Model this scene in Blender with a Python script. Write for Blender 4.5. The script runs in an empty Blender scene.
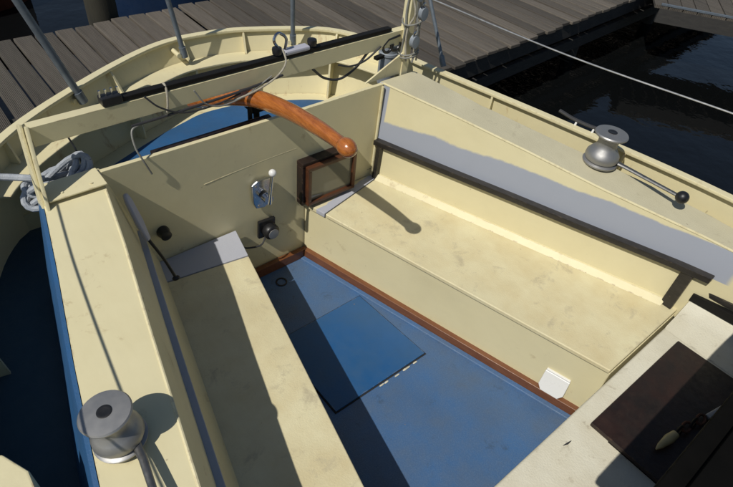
import bpy, bmesh, math, random
from mathutils import Vector, Matrix, Euler
random.seed(7)
S = bpy.context.scene
C = S.collection
# ------------------------------------------------------------------ camera
CAM = Vector((-1.23, 0.0, 2.4))
cd = bpy.data.cameras.new('camera'); cam = bpy.data.objects.new('camera', cd); C.objects.link(cam)
ax = Vector((0.76866159, -0.63359063, 0.08787643))       # image right
dn = Vector((-0.38133362, -0.56419511, -0.73230359))     # image down
fw = Vector((0.51356015, 0.52938341, -0.67528452))       # view direction
cam.matrix_world = Matrix(((ax.x, -dn.x, -fw.x, CAM.x), (ax.y, -dn.y, -fw.y, CAM.y), (ax.z, -dn.z, -fw.z, CAM.z), (0, 0, 0, 1)))
cd.sensor_width = 36; cd.lens = 556.88 / 733 * 36; cd.clip_start = 0.02; cd.clip_end = 3000
S.camera = cam
# ------------------------------------------------------------------ sky, sun, exposure
LD = Vector((0.77, 0.13, -1.0)).normalized()             # direction the light travels
W = bpy.data.worlds.new('World'); S.world = W; W.use_nodes = True
wn = W.node_tree.nodes; wl = W.node_tree.links
sky = wn.new('ShaderNodeTexSky'); sky.sky_type = 'NISHITA'; sky.sun_disc = False
sky.sun_elevation = math.asin(-LD.z); sky.sun_rotation = math.atan2(-LD.x, -LD.y)
sky.air_density = 1.0; sky.dust_density = 0.6
wl.new(sky.outputs[0], wn['Background'].inputs[0]); wn['Background'].inputs[1].default_value = 0.078
sd = bpy.data.lights.new('sun', 'SUN'); sd.energy = 5.0; sd.angle = math.radians(0.5); sd.color = (1.0, 0.96, 0.89)
so = bpy.data.objects.new('sun', sd); C.objects.link(so); so.location = (-6, -1, 8)
so.rotation_euler = LD.to_track_quat('-Z', 'Y').to_euler()
S.render.engine = 'CYCLES'
S.view_settings.view_transform = 'Standard'; S.view_settings.look = 'None'
S.view_settings.gamma = 1; S.view_settings.exposure = -0.46; S.view_settings.use_curve_mapping = False
# ------------------------------------------------------------------ materials
def mat(name, col, rough=0.5, metal=0.0, col2=None, scale=6, amt=0.5, bump=0.0, bscale=60, stretch=(1, 1, 1), spots=None, spot_scale=25, spot_lo=0.62, spec=0.5, fine=None, coat=0):
    m = bpy.data.materials.new(name); m.use_nodes = True
    n = m.node_tree.nodes; l = m.node_tree.links; b = n['Principled BSDF']
    b.inputs['Roughness'].default_value = rough; b.inputs['Metallic'].default_value = metal
    b.inputs['Specular IOR Level'].default_value = spec; b.inputs['Coat Weight'].default_value = coat
    b.inputs['Coat Roughness'].default_value = 0.12
    tc = n.new('ShaderNodeTexCoord'); mp = n.new('ShaderNodeMapping'); mp.inputs['Scale'].default_value = stretch
    l.new(tc.outputs['Object'], mp.inputs[0])
    rgb = n.new('ShaderNodeRGB'); rgb.outputs[0].default_value = (*col, 1); out = rgb.outputs[0]
    def mixin(fac, c, cur):
        x = n.new('ShaderNodeMix'); x.data_type = 'RGBA'
        l.new(fac, x.inputs['Factor']); l.new(cur, x.inputs[6])
        if hasattr(c, 'is_linked'): l.new(c, x.inputs[7])
        else: x.inputs[7].default_value = (*c, 1)
        return x.outputs[2]
    def noise(sc, det=6, rg=0.6, w=0.0):
        t = n.new('ShaderNodeTexNoise'); t.inputs['Scale'].default_value = sc; t.inputs['Detail'].default_value = det
        t.inputs['Roughness'].default_value = rg; t.inputs['Distortion'].default_value = w
        l.new(mp.outputs[0], t.inputs['Vector']); return t.outputs['Fac']
    def ramp(f, lo, hi, a=0.0, b_=1.0):
        r = n.new('ShaderNodeMapRange'); r.inputs[1].default_value = lo; r.inputs[2].default_value = hi
        r.inputs[3].default_value = a; r.inputs[4].default_value = b_
        l.new(f, r.inputs[0]); return r.outputs[0]
    if col2 is not None: out = mixin(ramp(noise(scale), 0.35, 0.7, 0, amt), col2, out)
    if fine is not None: out = mixin(ramp(noise(140, 3), 0.45, 0.75, 0, 0.55), fine, out)
    if spots is not None:
        out = mixin(ramp(noise(spot_scale, 8, 0.72, 0.4), spot_lo, spot_lo + 0.12, 0, 0.75), spots, out)
    if name in WORN:
        bv = n.new('ShaderNodeBevel'); bv.samples = 4; bv.inputs['Radius'].default_value = 0.010
        ge = n.new('ShaderNodeNewGeometry'); dp = n.new('ShaderNodeVectorMath'); dp.operation = 'DOT_PRODUCT'
        l.new(bv.outputs[0], dp.inputs[0]); l.new(ge.outputs['Normal'], dp.inputs[1])
        ed = ramp(dp.outputs['Value'], 0.985, 0.86)
        mu = n.new('ShaderNodeMath'); mu.operation = 'MULTIPLY'; l.new(ed, mu.inputs[0]); l.new(ramp(noise(26, 5, 0.7), 0.53, 0.60, 0, 0.85), mu.inputs[1])
        out = mixin(mu.outputs[0], WORN[name], out)
        out = mixin(ramp(noise(38, 2, 0.4, 0.3), 0.78, 0.80, 0, 0.5), (0.22, 0.16, 0.09), out)
        out = mixin(ramp(noise(1.7, 3, 0.5), 0.52, 0.72, 0, 0.35), tuple(q * 0.72 for q in col), out)
        m2 = n.new('ShaderNodeMapping'); m2.inputs['Scale'].default_value = (14, 3, 9); l.new(tc.outputs['Object'], m2.inputs[0])
        t2 = n.new('ShaderNodeTexNoise'); t2.inputs['Scale'].default_value = 2.0; t2.inputs['Detail'].default_value = 7; t2.inputs['Roughness'].default_value = 0.65; l.new(m2.outputs[0], t2.inputs['Vector'])
        out = mixin(ramp(t2.outputs['Fac'], 0.5, 0.8, 0, 0.16), tuple(q * 0.74 for q in col), out)
        out = mixin(ramp(t2.outputs['Fac'], 0.48, 0.25, 0, 0.10), tuple(min(0.8, q * 1.16) for q in col), out)
    l.new(out, b.inputs['Base Color'])
    rr = ramp(noise(scale * 3 + 4), 0.3, 0.7, max(0.02, rough - 0.1), min(1, rough + 0.12)); l.new(rr, b.inputs['Roughness'])
    if bump > 0:
        bp = n.new('ShaderNodeBump'); bp.inputs['Strength'].default_value = bump; bp.inputs['Distance'].default_value = 0.004
        l.new(noise(bscale, 5), bp.inputs['Height']); l.new(bp.outputs[0], b.inputs['Normal'])
    m['_'] = 1
    m_h[name] = (m, n, l, b, out, mp, mixin, noise, ramp, tc)
    return m
m_h = {}
WORN = {'cream_paint': (0.34, 0.25, 0.14), 'cream_seat_paint': (0.33, 0.29, 0.20), 'cream_rusty_paint': (0.26, 0.11, 0.035), 'white_deck_paint': (0.30, 0.27, 0.20), 'beige_nonslip_paint': (0.30, 0.27, 0.18), 'cream_coaming_primer_and_shade': (0.40, 0.33, 0.2), 'worn_black_rail': (0.16, 0.12, 0.08), 'blue_hatch_paint': (0.25, 0.27, 0.28), 'dark_board_wood': (0.12, 0.07, 0.04), 'blue_sole_paint': (0.16, 0.2, 0.25)}
CR = (0.695, 0.63, 0.395); CR2 = (0.64, 0.565, 0.33)
cream = mat('cream_paint', CR, 0.42, col2=CR2, scale=2.5, amt=0.5, bump=0.10, bscale=22, spots=(0.36, 0.26, 0.12), spot_scale=6, spot_lo=0.615)
cream_seat = mat('cream_seat_paint', (0.685, 0.625, 0.40), 0.55, col2=(0.56, 0.46, 0.25), scale=5, amt=0.7, bump=0.35, bscale=150, spots=(0.44, 0.385, 0.255), spot_scale=9, spot_lo=0.56)
cream_top = mat('cream_deck_paint', (0.62, 0.525, 0.30), 0.6, col2=(0.54, 0.45, 0.26), scale=4, amt=0.6, bump=0.4, bscale=170, spots=(0.28, 0.22, 0.13), spot_scale=14, spot_lo=0.66)
cream_rust = mat('cream_rusty_paint', CR, 0.5, col2=CR2, scale=3, amt=0.6, bump=0.2, bscale=30, stretch=(1, 1, 0.3), spots=(0.33, 0.17, 0.06), spot_scale=7, spot_lo=0.60)
grey_top = mat('beige_nonslip_paint', (0.54, 0.50, 0.345), 0.6, col2=(0.47, 0.43, 0.29), scale=5, amt=0.7, bump=0.4, bscale=170, spots=(0.36, 0.32, 0.21), spot_scale=9, spot_lo=0.60)
white_deck = mat('white_deck_paint', (0.68, 0.65, 0.52), 0.55, col2=(0.57, 0.52, 0.38), scale=6, amt=0.7, bump=0.5, bscale=120, spots=(0.34, 0.29, 0.20), spot_scale=12, spot_lo=0.585)
sheen_grey = mat('grey_sky_sheen', (0.36, 0.38, 0.42), 0.55, col2=(0.31, 0.33, 0.37), scale=8, amt=0.6, bump=0.1)
blue_sole = mat('blue_sole_paint', (0.044, 0.120, 0.270), 0.5, col2=(0.075, 0.110, 0.165), scale=4, amt=0.85, bump=0.4, bscale=160, spots=(0.035, 0.055, 0.08), spot_scale=7, spot_lo=0.585, fine=(0.10, 0.165, 0.27))
blue_hatch = mat('blue_hatch_paint', (0.016, 0.088, 0.235), 0.42, col2=(0.030, 0.088, 0.18), scale=4, amt=0.7, bump=0.15, bscale=60, spots=(0.35, 0.4, 0.5), spot_scale=30, spot_lo=0.80)
blue_deck = mat('blue_deck_paint', (0.026, 0.105, 0.25), 0.5, col2=(0.028, 0.08, 0.165), scale=4, amt=0.8, bump=0.3, bscale=120, spots=(0.25, 0.27, 0.30), spot_scale=12, spot_lo=0.72)
teak = mat('varnished_trim_wood', (0.17, 0.065, 0.024), 0.35, col2=(0.12, 0.04, 0.014), scale=9, amt=0.9, stretch=(6, 1, 6), bump=0.1, spots=(0.05, 0.02, 0.01), spot_scale=10, spot_lo=0.66)
fr_w = mat('window_frame_wood', (0.10, 0.035, 0.014), 0.4, col2=(0.05, 0.02, 0.01), scale=12, amt=0.9)
till_w = mat('varnished_tiller_wood', (0.44, 0.142, 0.026), 0.22, col2=(0.24, 0.065, 0.012), scale=16, amt=1.0, stretch=(6, 0.6, 6), coat=0.6, bump=0.1, bscale=40, spots=(0.17, 0.05, 0.012), spot_scale=10, spot_lo=0.62)
dkwood = mat('dark_board_wood', (0.011, 0.0075, 0.006), 0.5, col2=(0.028, 0.012, 0.008), scale=9, amt=0.9, bump=0.3, bscale=40, spots=(0.16, 0.12, 0.10), spot_scale=22, spot_lo=0.72)
blackp = mat('black_painted_wood', (0.007, 0.0065, 0.006), 0.6, col2=(0.013, 0.012, 0.010), scale=8, amt=0.8, bump=0.15, spec=0.2)
hatchm = mat('matt_black_hatch', (0.004, 0.004, 0.0038), 0.85, col2=(0.007, 0.0065, 0.006), scale=8, amt=0.8, bump=0.1, spec=0.03)
railm = mat('worn_black_rail', (0.014, 0.0125, 0.011), 0.36, col2=(0.035, 0.03, 0.025), scale=14, amt=0.8, stretch=(4, 1, 4), bump=0.2)
rubber = mat('black_plastic', (0.012, 0.012, 0.013), 0.4)
steel = mat('grey_galvanised_tube', (0.17, 0.20, 0.23), 0.5, 0.35, col2=(0.11, 0.13, 0.15), scale=20, amt=0.8)
winchm = mat('dull_winch_metal', (0.36, 0.355, 0.345), 0.50, 0.75, col2=(0.25, 0.25, 0.245), scale=4, amt=0.5, bump=0.01, bscale=200)
handlem = mat('dark_handle_metal', (0.20, 0.20, 0.195), 0.4, 0.8, col2=(0.12, 0.12, 0.12), scale=30, amt=0.6)
chrome = mat('chrome_fitting', (0.55, 0.56, 0.58), 0.2, 1.0)
wire = mat('steel_wire', (0.45, 0.45, 0.44), 0.35, 0.7)
ropem = mat('grey_blue_rope', (0.40, 0.42, 0.44), 0.8, col2=(0.24, 0.27, 0.31), scale=30, amt=0.9, bump=0.8, bscale=220)
ropeb = mat('beige_rope', (0.42, 0.39, 0.31), 0.85, col2=(0.27, 0.24, 0.18), scale=30, amt=0.9, bump=0.8, bscale=220)
cable = mat('dark_cable', (0.03, 0.03, 0.032), 0.5)
cable2 = mat('grey_cable', (0.20, 0.20, 0.18), 0.5)
whitepl = mat('white_plastic', (0.72, 0.72, 0.70), 0.3)
greypl = mat('grey_plastic', (0.25, 0.28, 0.31), 0.45, col2=(0.18, 0.20, 0.23), scale=12, amt=0.7)
paddlem = mat('pale_grey_plastic', (0.42, 0.42, 0.47), 0.4)
rusty = mat('rust', (0.10, 0.035, 0.015), 0.9, col2=(0.03, 0.012, 0.006), scale=30, amt=0.9)
bone = mat('yellow_wood_toggle', (0.45, 0.36, 0.16), 0.5, col2=(0.28, 0.22, 0.10), scale=20, amt=0.7)
hullm = mat('dark_hull_paint', (0.02, 0.03, 0.05), 0.4)
bluehull = mat('navy_hull_paint', (0.014, 0.033, 0.08), 0.35, col2=(0.010, 0.024, 0.06), scale=3)
redhull = mat('brown_varnish', (0.16, 0.045, 0.02), 0.4, col2=(0.08, 0.02, 0.01), scale=6, amt=0.9)
navy_deck = mat('navy_side_deck_paint', (0.018, 0.052, 0.085), 0.6, col2=(0.024, 0.056, 0.082), scale=5, amt=0.8, bump=0.3, bscale=120, spots=(0.10, 0.11, 0.12), spot_scale=9, spot_lo=0.68)
gap = mat('dark_joint', (0.02, 0.018, 0.015), 0.9)
def plank_mat(name, c1, c2, c3):
    m = mat(name, c1, 0.85, col2=c2, scale=3.2, amt=0.9, stretch=(9, 0.7, 3), bump=0.0, fine=c3, spots=(0.045, 0.042, 0.034), spot_scale=2.2, spot_lo=0.56)
    _, n, l, b, out, mp, mixin, noise, ramp, tc = m_h[name]
    oi = n.new('ShaderNodeObjectInfo')
    mx = n.new('ShaderNodeMix'); mx.data_type = 'RGBA'; mx.blend_type = 'MULTIPLY'; mx.inputs['Factor'].default_value = 1
    r = n.new('ShaderNodeMapRange'); r.inputs[3].default_value = 0.5; r.inputs[4].default_value = 1.08
    l.new(oi.outputs['Random'], r.inputs[0])
    l.new(out, mx.inputs[6]); l.new(r.outputs[0], mx.inputs[7]); l.new(mx.outputs[2], b.inputs['Base Color'])
    wv = n.new('ShaderNodeTexWave'); wv.bands_direction = 'X'; wv.inputs['Scale'].default_value = 28; wv.inputs['Distortion'].default_value = 0.6
    wv.inputs['Detail'].default_value = 2; l.new(tc.outputs['Object'], wv.inputs['Vector'])
    bp = n.new('ShaderNodeBump'); bp.inputs['Strength'].default_value = 0.8; bp.inputs['Distance'].default_value = 0.006
    l.new(wv.outputs['Fac'], bp.inputs['Height']); l.new(bp.outputs[0], b.inputs['Normal'])
    return m
plankm = plank_mat('weathered_plank', (0.155, 0.132, 0.104), (0.078, 0.065, 0.050), (0.215, 0.19, 0.152))
beamw = mat('dark_wet_timber', (0.030, 0.028, 0.026), 0.8, col2=(0.05, 0.047, 0.04), scale=8, amt=0.8, stretch=(1, 1, 4), bump=0.4, bscale=40)
pilem = mat('pile_timber', (0.026, 0.024, 0.016), 0.8, col2=(0.045, 0.04, 0.024), scale=5, amt=0.9, stretch=(4, 4, 0.6), bump=0.4)
# coaming paint: cream with a hand painted band of grey primer above the rail, plus painted shade at the aft end (uv.y = height over the rail, uv.x = metres)
coam = mat('cream_coaming_primer_and_shade', CR, 0.42, col2=CR2, scale=2.5, amt=0.5, bump=0.10, bscale=22)
_, n, l, b, out, mp, mixin, noise, ramp, tc = m_h['cream_coaming_primer_and_shade']
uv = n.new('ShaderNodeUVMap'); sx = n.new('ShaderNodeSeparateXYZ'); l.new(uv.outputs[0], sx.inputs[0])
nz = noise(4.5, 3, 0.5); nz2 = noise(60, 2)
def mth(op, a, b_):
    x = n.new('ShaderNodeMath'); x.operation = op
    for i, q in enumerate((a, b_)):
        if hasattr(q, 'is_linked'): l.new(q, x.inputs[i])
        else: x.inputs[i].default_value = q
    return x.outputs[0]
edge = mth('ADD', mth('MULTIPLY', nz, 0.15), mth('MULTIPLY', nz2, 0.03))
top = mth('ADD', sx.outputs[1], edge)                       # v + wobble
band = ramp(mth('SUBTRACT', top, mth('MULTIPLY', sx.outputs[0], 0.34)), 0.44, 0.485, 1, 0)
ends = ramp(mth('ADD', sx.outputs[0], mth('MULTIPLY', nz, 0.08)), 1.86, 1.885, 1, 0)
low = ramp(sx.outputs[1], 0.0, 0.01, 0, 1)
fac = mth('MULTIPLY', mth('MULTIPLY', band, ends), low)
aft_shade = ramp(sx.outputs[0], 0.030, 0.036, 1, 0)  # shade of the post at the aft end, painted in as a grey strip
fac = mth('MAXIMUM', fac, mth('MULTIPLY', aft_shade, low))
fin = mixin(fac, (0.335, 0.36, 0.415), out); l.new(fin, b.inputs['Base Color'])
# left seat aft end & right seat aft end get primer too
def patch(name, base, fn):
    m = mat(name, (0.685, 0.625, 0.40), 0.55, col2=(0.56, 0.46, 0.25), scale=5, amt=0.7, bump=0.2, bscale=150)
    global n, l, b, out, mixin, noise, ramp
    _, n, l, b, out, mp, mixin, noise, ramp, tc = m_h[name]
    s = n.new('ShaderNodeSeparateXYZ'); l.new(tc.outputs['Object'], s.inputs[0])
    l.new(mixin(fn(s), (0.42, 0.43, 0.47), out), b.inputs['Base Color'])
    return m
seat_end_left = patch('seat_end_primer_left', None, lambda s: ramp(mth('ADD', s.outputs[1], mth('MULTIPLY', noise(14, 3), 0.03)), 1.80, 1.803))
seat_end_right = patch('seat_end_primer_right', None, lambda s: ramp(mth('ADD', mth('SUBTRACT', mth('MULTIPLY', s.outputs[0], 0.20), mth('ADD', s.outputs[1], -1.885)), mth('MULTIPLY', noise(9, 2), 0.06)), 0.028, 0.031))
# glass and water
glass = bpy.data.materials.new('dark_glass'); glass.use_nodes = True
gb = glass.node_tree.nodes['Principled BSDF']; gb.inputs['Base Color'].default_value = (0.17, 0.165, 0.125, 1); gb.inputs['Roughness'].default_value = 0.06
gb.inputs['Specular IOR Level'].default_value = 0.9
water = bpy.data.materials.new('dark_harbour_water'); water.use_nodes = True
wnn = water.node_tree.nodes; wll = water.node_tree.links; wb = wnn['Principled BSDF']
wb.inputs['Base Color'].default_value = (0.0035, 0.004, 0.0042, 1); wb.inputs['Roughness'].default_value = 0.04; wb.inputs['IOR'].default_value = 1.33
wt = wnn.new('ShaderNodeTexNoise'); wt.inputs['Scale'].default_value = 2.2; wt.inputs['Detail'].default_value = 4
wtc = wnn.new('ShaderNodeTexCoord'); wll.new(wtc.outputs['Object'], wt.inputs['Vector'])
wbp = wnn.new('ShaderNodeBump'); wbp.inputs['Strength'].default_value = 0.13; wbp.inputs['Distance'].default_value = 0.078
wll.new(wt.outputs['Fac'], wbp.inputs['Height']); wll.new(wbp.outputs[0], wb.inputs['Normal'])
# ------------------------------------------------------------------ mesh helpers
def link(name, me, m, parent=None, smooth=False):
    o = bpy.data.objects.new(name, me); C.objects.link(o)
    if m is not None:
        me.materials.append(m)
    if parent is not None:
        o.parent = parent
        if parent.parent is None: o.matrix_parent_inverse = Matrix.Translation(-parent.location)
    if smooth:
        for p in me.polygons: p.use_smooth = True
    return o
def obj(name, bm, m, parent=None, smooth=False, bevel=0.0, seg=2, angle=30):
    if bevel > 0:
        bmesh.ops.recalc_face_normals(bm, faces=bm.faces)
        es = [e for e in bm.edges if len(e.link_faces) == 2 and e.calc_face_angle(0) > math.radians(angle)]
        bmesh.ops.bevel(bm, geom=es, offset=bevel, segments=seg, affect='EDGES', profile=0.5)
    bmesh.ops.recalc_face_normals(bm, faces=bm.faces)
    me = bpy.data.meshes.new(name); bm.to_mesh(me); bm.free()
    o = link(name, me, m, parent)
    if smooth or bevel > 0:
        for p in me.polygons: p.use_smooth = True
        me.set_sharp_from_angle(angle=math.radians(40))
        if bevel > 0: wnm(o)
    return o
def wnm(o):
    md = o.modifiers.new('wn', 'WEIGHTED_NORMAL'); md.keep_sharp = True; md.weight = 100
def box(bm, x0, x1, y0, y1, z0, z1):
    v = [bm.verts.new((x, y, z)) for z in (z0, z1) for y in (y0, y1) for x in (x0, x1)]
    for f in ((0, 2, 3, 1), (4, 5, 7, 6), (0, 1, 5, 4), (2, 6, 7, 3), (0, 4, 6, 2), (1, 3, 7, 5)): bm.faces.new([v[i] for i in f])
    return v
def obox(bm, c, ux, uy, uz, sx, sy, sz):
    c = Vector(c); ux = Vector(ux).normalized(); uy = Vector(uy).normalized(); uz = Vector(uz).normalized()
    v = [bm.verts.new(c + ux * (sx * i) + uy * (sy * j) + uz * (sz * k)) for k in (-.5, .5) for j in (-.5, .5) for i in (-.5, .5)]
    for f in ((0, 2, 3, 1), (4, 5, 7, 6), (0, 1, 5, 4), (2, 6, 7, 3), (0, 4, 6, 2), (1, 3, 7, 5)): bm.faces.new([v[i] for i in f])
def bar(bm, a, b_, w, t, up=(0, 0, 1)):
    a = Vector(a); b_ = Vector(b_); d = (b_ - a).normalized(); s = d.cross(Vector(up)).normalized(); u = s.cross(d)
    obox(bm, (a + b_) / 2, d, s, u, (b_ - a).length, w, t)
def loft(bm, rings, cap=True):
    R_ = [[bm.verts.new(p) for p in r] for r in rings]; k = len(rings[0])
    for a, b_ in zip(R_, R_[1:]):
        for i in range(k): bm.faces.new((a[i], a[(i + 1) % k], b_[(i + 1) % k], b_[i]))
    if cap: bm.faces.new(R_[0][::-1]); bm.faces.new(R_[-1])
    return R_
def tube(bm, pts, r, seg=8, radii=None, flat=1.0):
    pts = [Vector(p) for p in pts]; rings = []; prev = None
    for i, p in enumerate(pts):
        d = (pts[min(i + 1, len(pts) - 1)] - pts[max(i - 1, 0)]).normalized()
        if prev is None:
            s = d.cross(Vector((0, 0, 1)));
            if s.length < 1e-3: s = d.cross(Vector((1, 0, 0)))
        else: s = prev - d * prev.dot(d)
        s.normalize(); prev = s; u = s.cross(d)
        rr = radii[i] if radii else r
        rings.append([p + (s * math.cos(t) + u * math.sin(t) * flat) * rr for t in [2 * math.pi * k / seg for k in range(seg)]])
    loft(bm, rings)
def spline(pts, n_=8):
    P = [Vector(p) for p in pts]; P = [2 * P[0] - P[1]] + P + [2 * P[-1] - P[-2]]; o = []
    for i in range(1, len(P) - 2):
        for k in range(n_):
            t = k / n_; a, b_, c_, d = P[i - 1], P[i], P[i + 1], P[i + 2]
            o.append(0.5 * ((2 * b_) + (c_ - a) * t + (2 * a - 5 * b_ + 4 * c_ - d) * t * t + (3 * b_ - a - 3 * c_ + d) * t ** 3))
    o.append(P[-2]); return o
def lathe(bm, prof, seg=28, c=(0, 0, 0)):
    rings = [[Vector((r * math.cos(2 * math.pi * k / seg), r * math.sin(2 * math.pi * k / seg), z)) + Vector(c) for k in range(seg)] for r, z in prof]
    loft(bm, rings)
def ball(bm, c, r, s=(1, 1, 1), u=16, v=10):
    bmesh.ops.create_uvsphere(bm, u_segments=u, v_segments=v, radius=r, matrix=Matrix.Translation(c) @ Matrix.Diagonal((*s, 1)))
def prism(bm, poly, z0, z1):
    loft(bm, [[(x, y, z0) for x, y in poly], [(x, y, z1) for x, y in poly]])
def thing(name, loc, label, cat, group=None):
    o = bpy.data.objects.new(name, None); o.location = loc; o.empty_display_size = 0.1; C.objects.link(o)
    return tag(o, label, cat, group)
def tag(o, label, cat, group=None):
    o['label'] = label; o['category'] = cat
    if group: o['group'] = group
    return o
def lerp(tab, y):                                        # table of (y, value...) sorted by falling y
    for a, b_ in zip(tab, tab[1:]):
        if y >= b_[0] or b_ is tab[-1]:
            t = (a[0] - y) / (a[0] - b_[0]); return [p + (q - p) * t for p, q in zip(a[1:], b_[1:])]
# ------------------------------------------------------------------ water
me = bpy.data.meshes.new('water'); me.from_pydata([(-1500, -1500, -0.55), (1500, -1500, -0.55), (1500, 1500, -0.55), (-1500, 1500, -0.55)], [], [(0, 1, 2, 3)])
o = link('water', me, water); o['kind'] = 'structure'
# ------------------------------------------------------------------ jetty behind the stern
jt = thing('jetty', (3, 4.3, -0.55), 'long jetty of weathered grey planks behind the round stern', 'jetty')
PW = 0.162; pbm = bmesh.new(); box(pbm, -PW / 2 + 0.0065, PW / 2 - 0.0065, -1.25, 1.25, -0.035, 0)
bmesh.ops.bevel(pbm, geom=pbm.edges[:], offset=0.004, segments=1, affect='EDGES')
pme = bpy.data.meshes.new('plank'); pbm.to_mesh(pme); pbm.free(); pme.materials.append(plankm)
x = -2.6; k = 0
while x < 11.5:
    p = bpy.data.objects.new('plank', pme); C.objects.link(p); p.parent = jt; p.matrix_parent_inverse = Matrix.Translation(-jt.location)
    p.location = (x, 4.22 + 0.065 * (x - .35) + random.uniform(-0.02, 0.02), 0.2 + random.uniform(-0.003, 0.003))
    p.rotation_euler = (random.uniform(-.002, .002), random.uniform(-.012, .012), random.uniform(-.004, .004))
    x += 0.17 + (0.025 if k % 11 == 10 else 0); k += 1
for yy, zz, hh in ((3.03, 0.075, 0.17), (4.22, 0.075, 0.17), (5.41, 0.075, 0.17)):
    bm = bmesh.new(); bar(bm, (-2.6, yy - 0.19, zz), (11.6, yy + 0.73, zz), 0.07, hh); obj('edge_beam', bm, beamw, jt, bevel=0.006, seg=1)
bm = bmesh.new(); bar(bm, (-2.6, 2.93, -0.22), (11.6, 3.85, -0.22), 0.06, 0.14); obj('lower_beam', bm, beamw, jt, bevel=0.006, seg=1)
for xx in (-1.6, 1.0, 3.1, 5.6, 7.9, 10.2):
    for yy in (3.26 + .065 * xx, 5.1 + .065 * xx):
        bm = bmesh.new(); lathe(bm, [(0.09, -1.6), (0.085, 0.0), (0.08, 0.13)], 14, (xx, yy, 0)); obj('pile', bm, beamw, jt, smooth=True)
# second pier at the right, running towards the camera
pr = thing('finger_pier', (7.4, 1.8, -0.55), 'grey plank finger pier across the dark water at far right', 'pier')
d1 = Vector((0.54, -0.84, 0)).normalized(); s1 = Vector((d1.y, -d1.x, 0)) * -1
for k in range(26):
    c_ = Vector((6.32, 3.02, 0.2)) + d1 * (0.17 * k) + s1 * 0.62
    bm = bmesh.new(); obox(bm, c_ + Vector((0, 0, -0.018 + random.uniform(-.003, .003))), d1, s1, (0, 0, 1), 0.158, 1.24, 0.035); obj('plank', bm, plankm, pr)
for q in (0.05, 1.19):
    bm = bmesh.new(); a = Vector((6.3, 3.02, 0.08)) + s1 * q; bar(bm, a, a + d1 * 4.4, 0.07, 0.17); obj('edge_beam', bm, beamw, pr)
for q in (2.6, 4.2):
    for w_ in (0.18, 1.06):
        bm = bmesh.new(); a = Vector((6.3, 2.92, 0)) + s1 * w_ + d1 * q; lathe(bm, [(0.09, -1.6), (0.08, 0.14)], 12, a); obj('pile', bm, beamw, pr, smooth=True)
bm = bmesh.new(); a = Vector((6.3, 3.02, 0.213)) + s1 * .03; bar(bm, a, a + d1 * 4.4, 0.035, 0.02); obj('edge_trim', bm, steel, pr)
# things beyond the jetty
bm = bmesh.new(); lathe(bm, [(0.15, -1.8), (0.14, 0.3), (0.13, 1.55), (0.10, 1.6)], 18, (0.42, 5.72, 0)); o = obj('mooring_pile', bm, pilem, None, smooth=True)
tag(o, 'thick dark wooden mooring pile standing behind the jetty', 'pile')
def boat_far(name, label, x0, x1, yc, w, z0, z1, m, md, zdeck):
    t = thing(name, ((x0 + x1) / 2, yc, -0.55), label, 'boat')
    bm = bmesh.new(); rings = []
    N = 14
    for i in range(N + 1):
        u = i / N; xx = x0 + (x1 - x0) * u; hw = w * (1 - abs(2 * u - 1) ** 2.6) ** 0.75 + 0.03; sh = z1 + 0.12 * (2 * u - 1) ** 2
        rings.append([(xx, yc - hw, sh), (xx, yc - hw * 0.92, (z0 + z1) / 2), (xx, yc - hw * 0.5, z0), (xx, yc + hw * 0.5, z0), (xx, yc + hw * 0.92, (z0 + z1) / 2), (xx, yc + hw, sh), (xx, yc + hw * 0.9, sh), (xx, yc + hw * 0.86, zdeck), (xx, yc - hw * 0.86, zdeck), (xx, yc - hw * 0.9, sh)])
    loft(bm, rings); obj('hull', bm, m, t, smooth=True)
    for s in (-1, 1):
        bm = bmesh.new(); tube(bm, [(r[0][0], (r[0][1] if s < 0 else r[5][1]), r[0][2]) for r in rings], 0.025, 6); obj('rubbing_strake', bm, md, t, smooth=True)
    return t
t = boat_far('moored_boat', 'navy blue hull moored beyond the jetty behind the mooring pile', 0.98, 6.4, 7.05, 1.0, -0.8, 0.42, bluehull, bluehull, 0.30)
bm = bmesh.new(); loft(bm, [[(2.2, 6.5, .3), (2.2, 7.6, .3), (2.3, 7.5, .75), (2.3, 6.6, .75)], [(4.6, 6.45, .3), (4.6, 7.65, .3), (4.5, 7.55, .8), (4.5, 6.55, .8)]]); obj('cabin', bm, bluehull, t, bevel=0.03)
t = boat_far('wooden_dinghy', 'brown varnished dinghy floating on dark water at the top left', -2.6, 0.35, 8.45, 0.55, -0.75, -0.12, redhull, blackp, -0.35)
for xx in (-1.7, -0.6):
    bm = bmesh.new(); box(bm, xx - .12, xx + .12, 8.0, 8.9, -.2, -.17); obj('thwart', bm, redhull, t)
# ------------------------------------------------------------------ the sailing boat
bt = thing('sailing_boat', (0, 0.8, -0.55), 'cream steel sailing boat with open cockpit and blue decks', 'boat')
# rim of the bulwark in plan (x, y, z), from the left bow side round the stern to the right
rim = [(-1.70, -1.6, .82), (-1.67, -.5, .86), (-1.64, .43, .90), (-1.52, 1.36, .905), (-1.31, 2.20, .915), (-1.036, 2.59, .93), (-.545, 2.94, .93), (-.085, 3.17, .93), (.24, 3.20, .93), (.555, 3.13, .93), (1.0, 2.89, .93), (1.17, 2.535, .93), (1.22, 2.19, .925), (1.44, 1.34, .90), (1.585, .43, .90), (1.67, -.5, .86), (1.70, -1.6, .82)]
RP = spline(rim, 7)
def inward(i):
    d = RP[min(i + 1, len(RP) - 1)] - RP[max(i - 1, 0)]; d.z = 0; d.normalize(); return Vector((d.y, -d.x, 0))   # curve runs clockwise seen from above
NRM = [inward(i) for i in range(len(RP))]
DZ = 0.45; AZ = 0.55
def flare(i): return 0.19 * max(0, min(1, (RP[i].y - (2.5 if RP[i].x < 0 else 2.2)) / 0.65))
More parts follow.
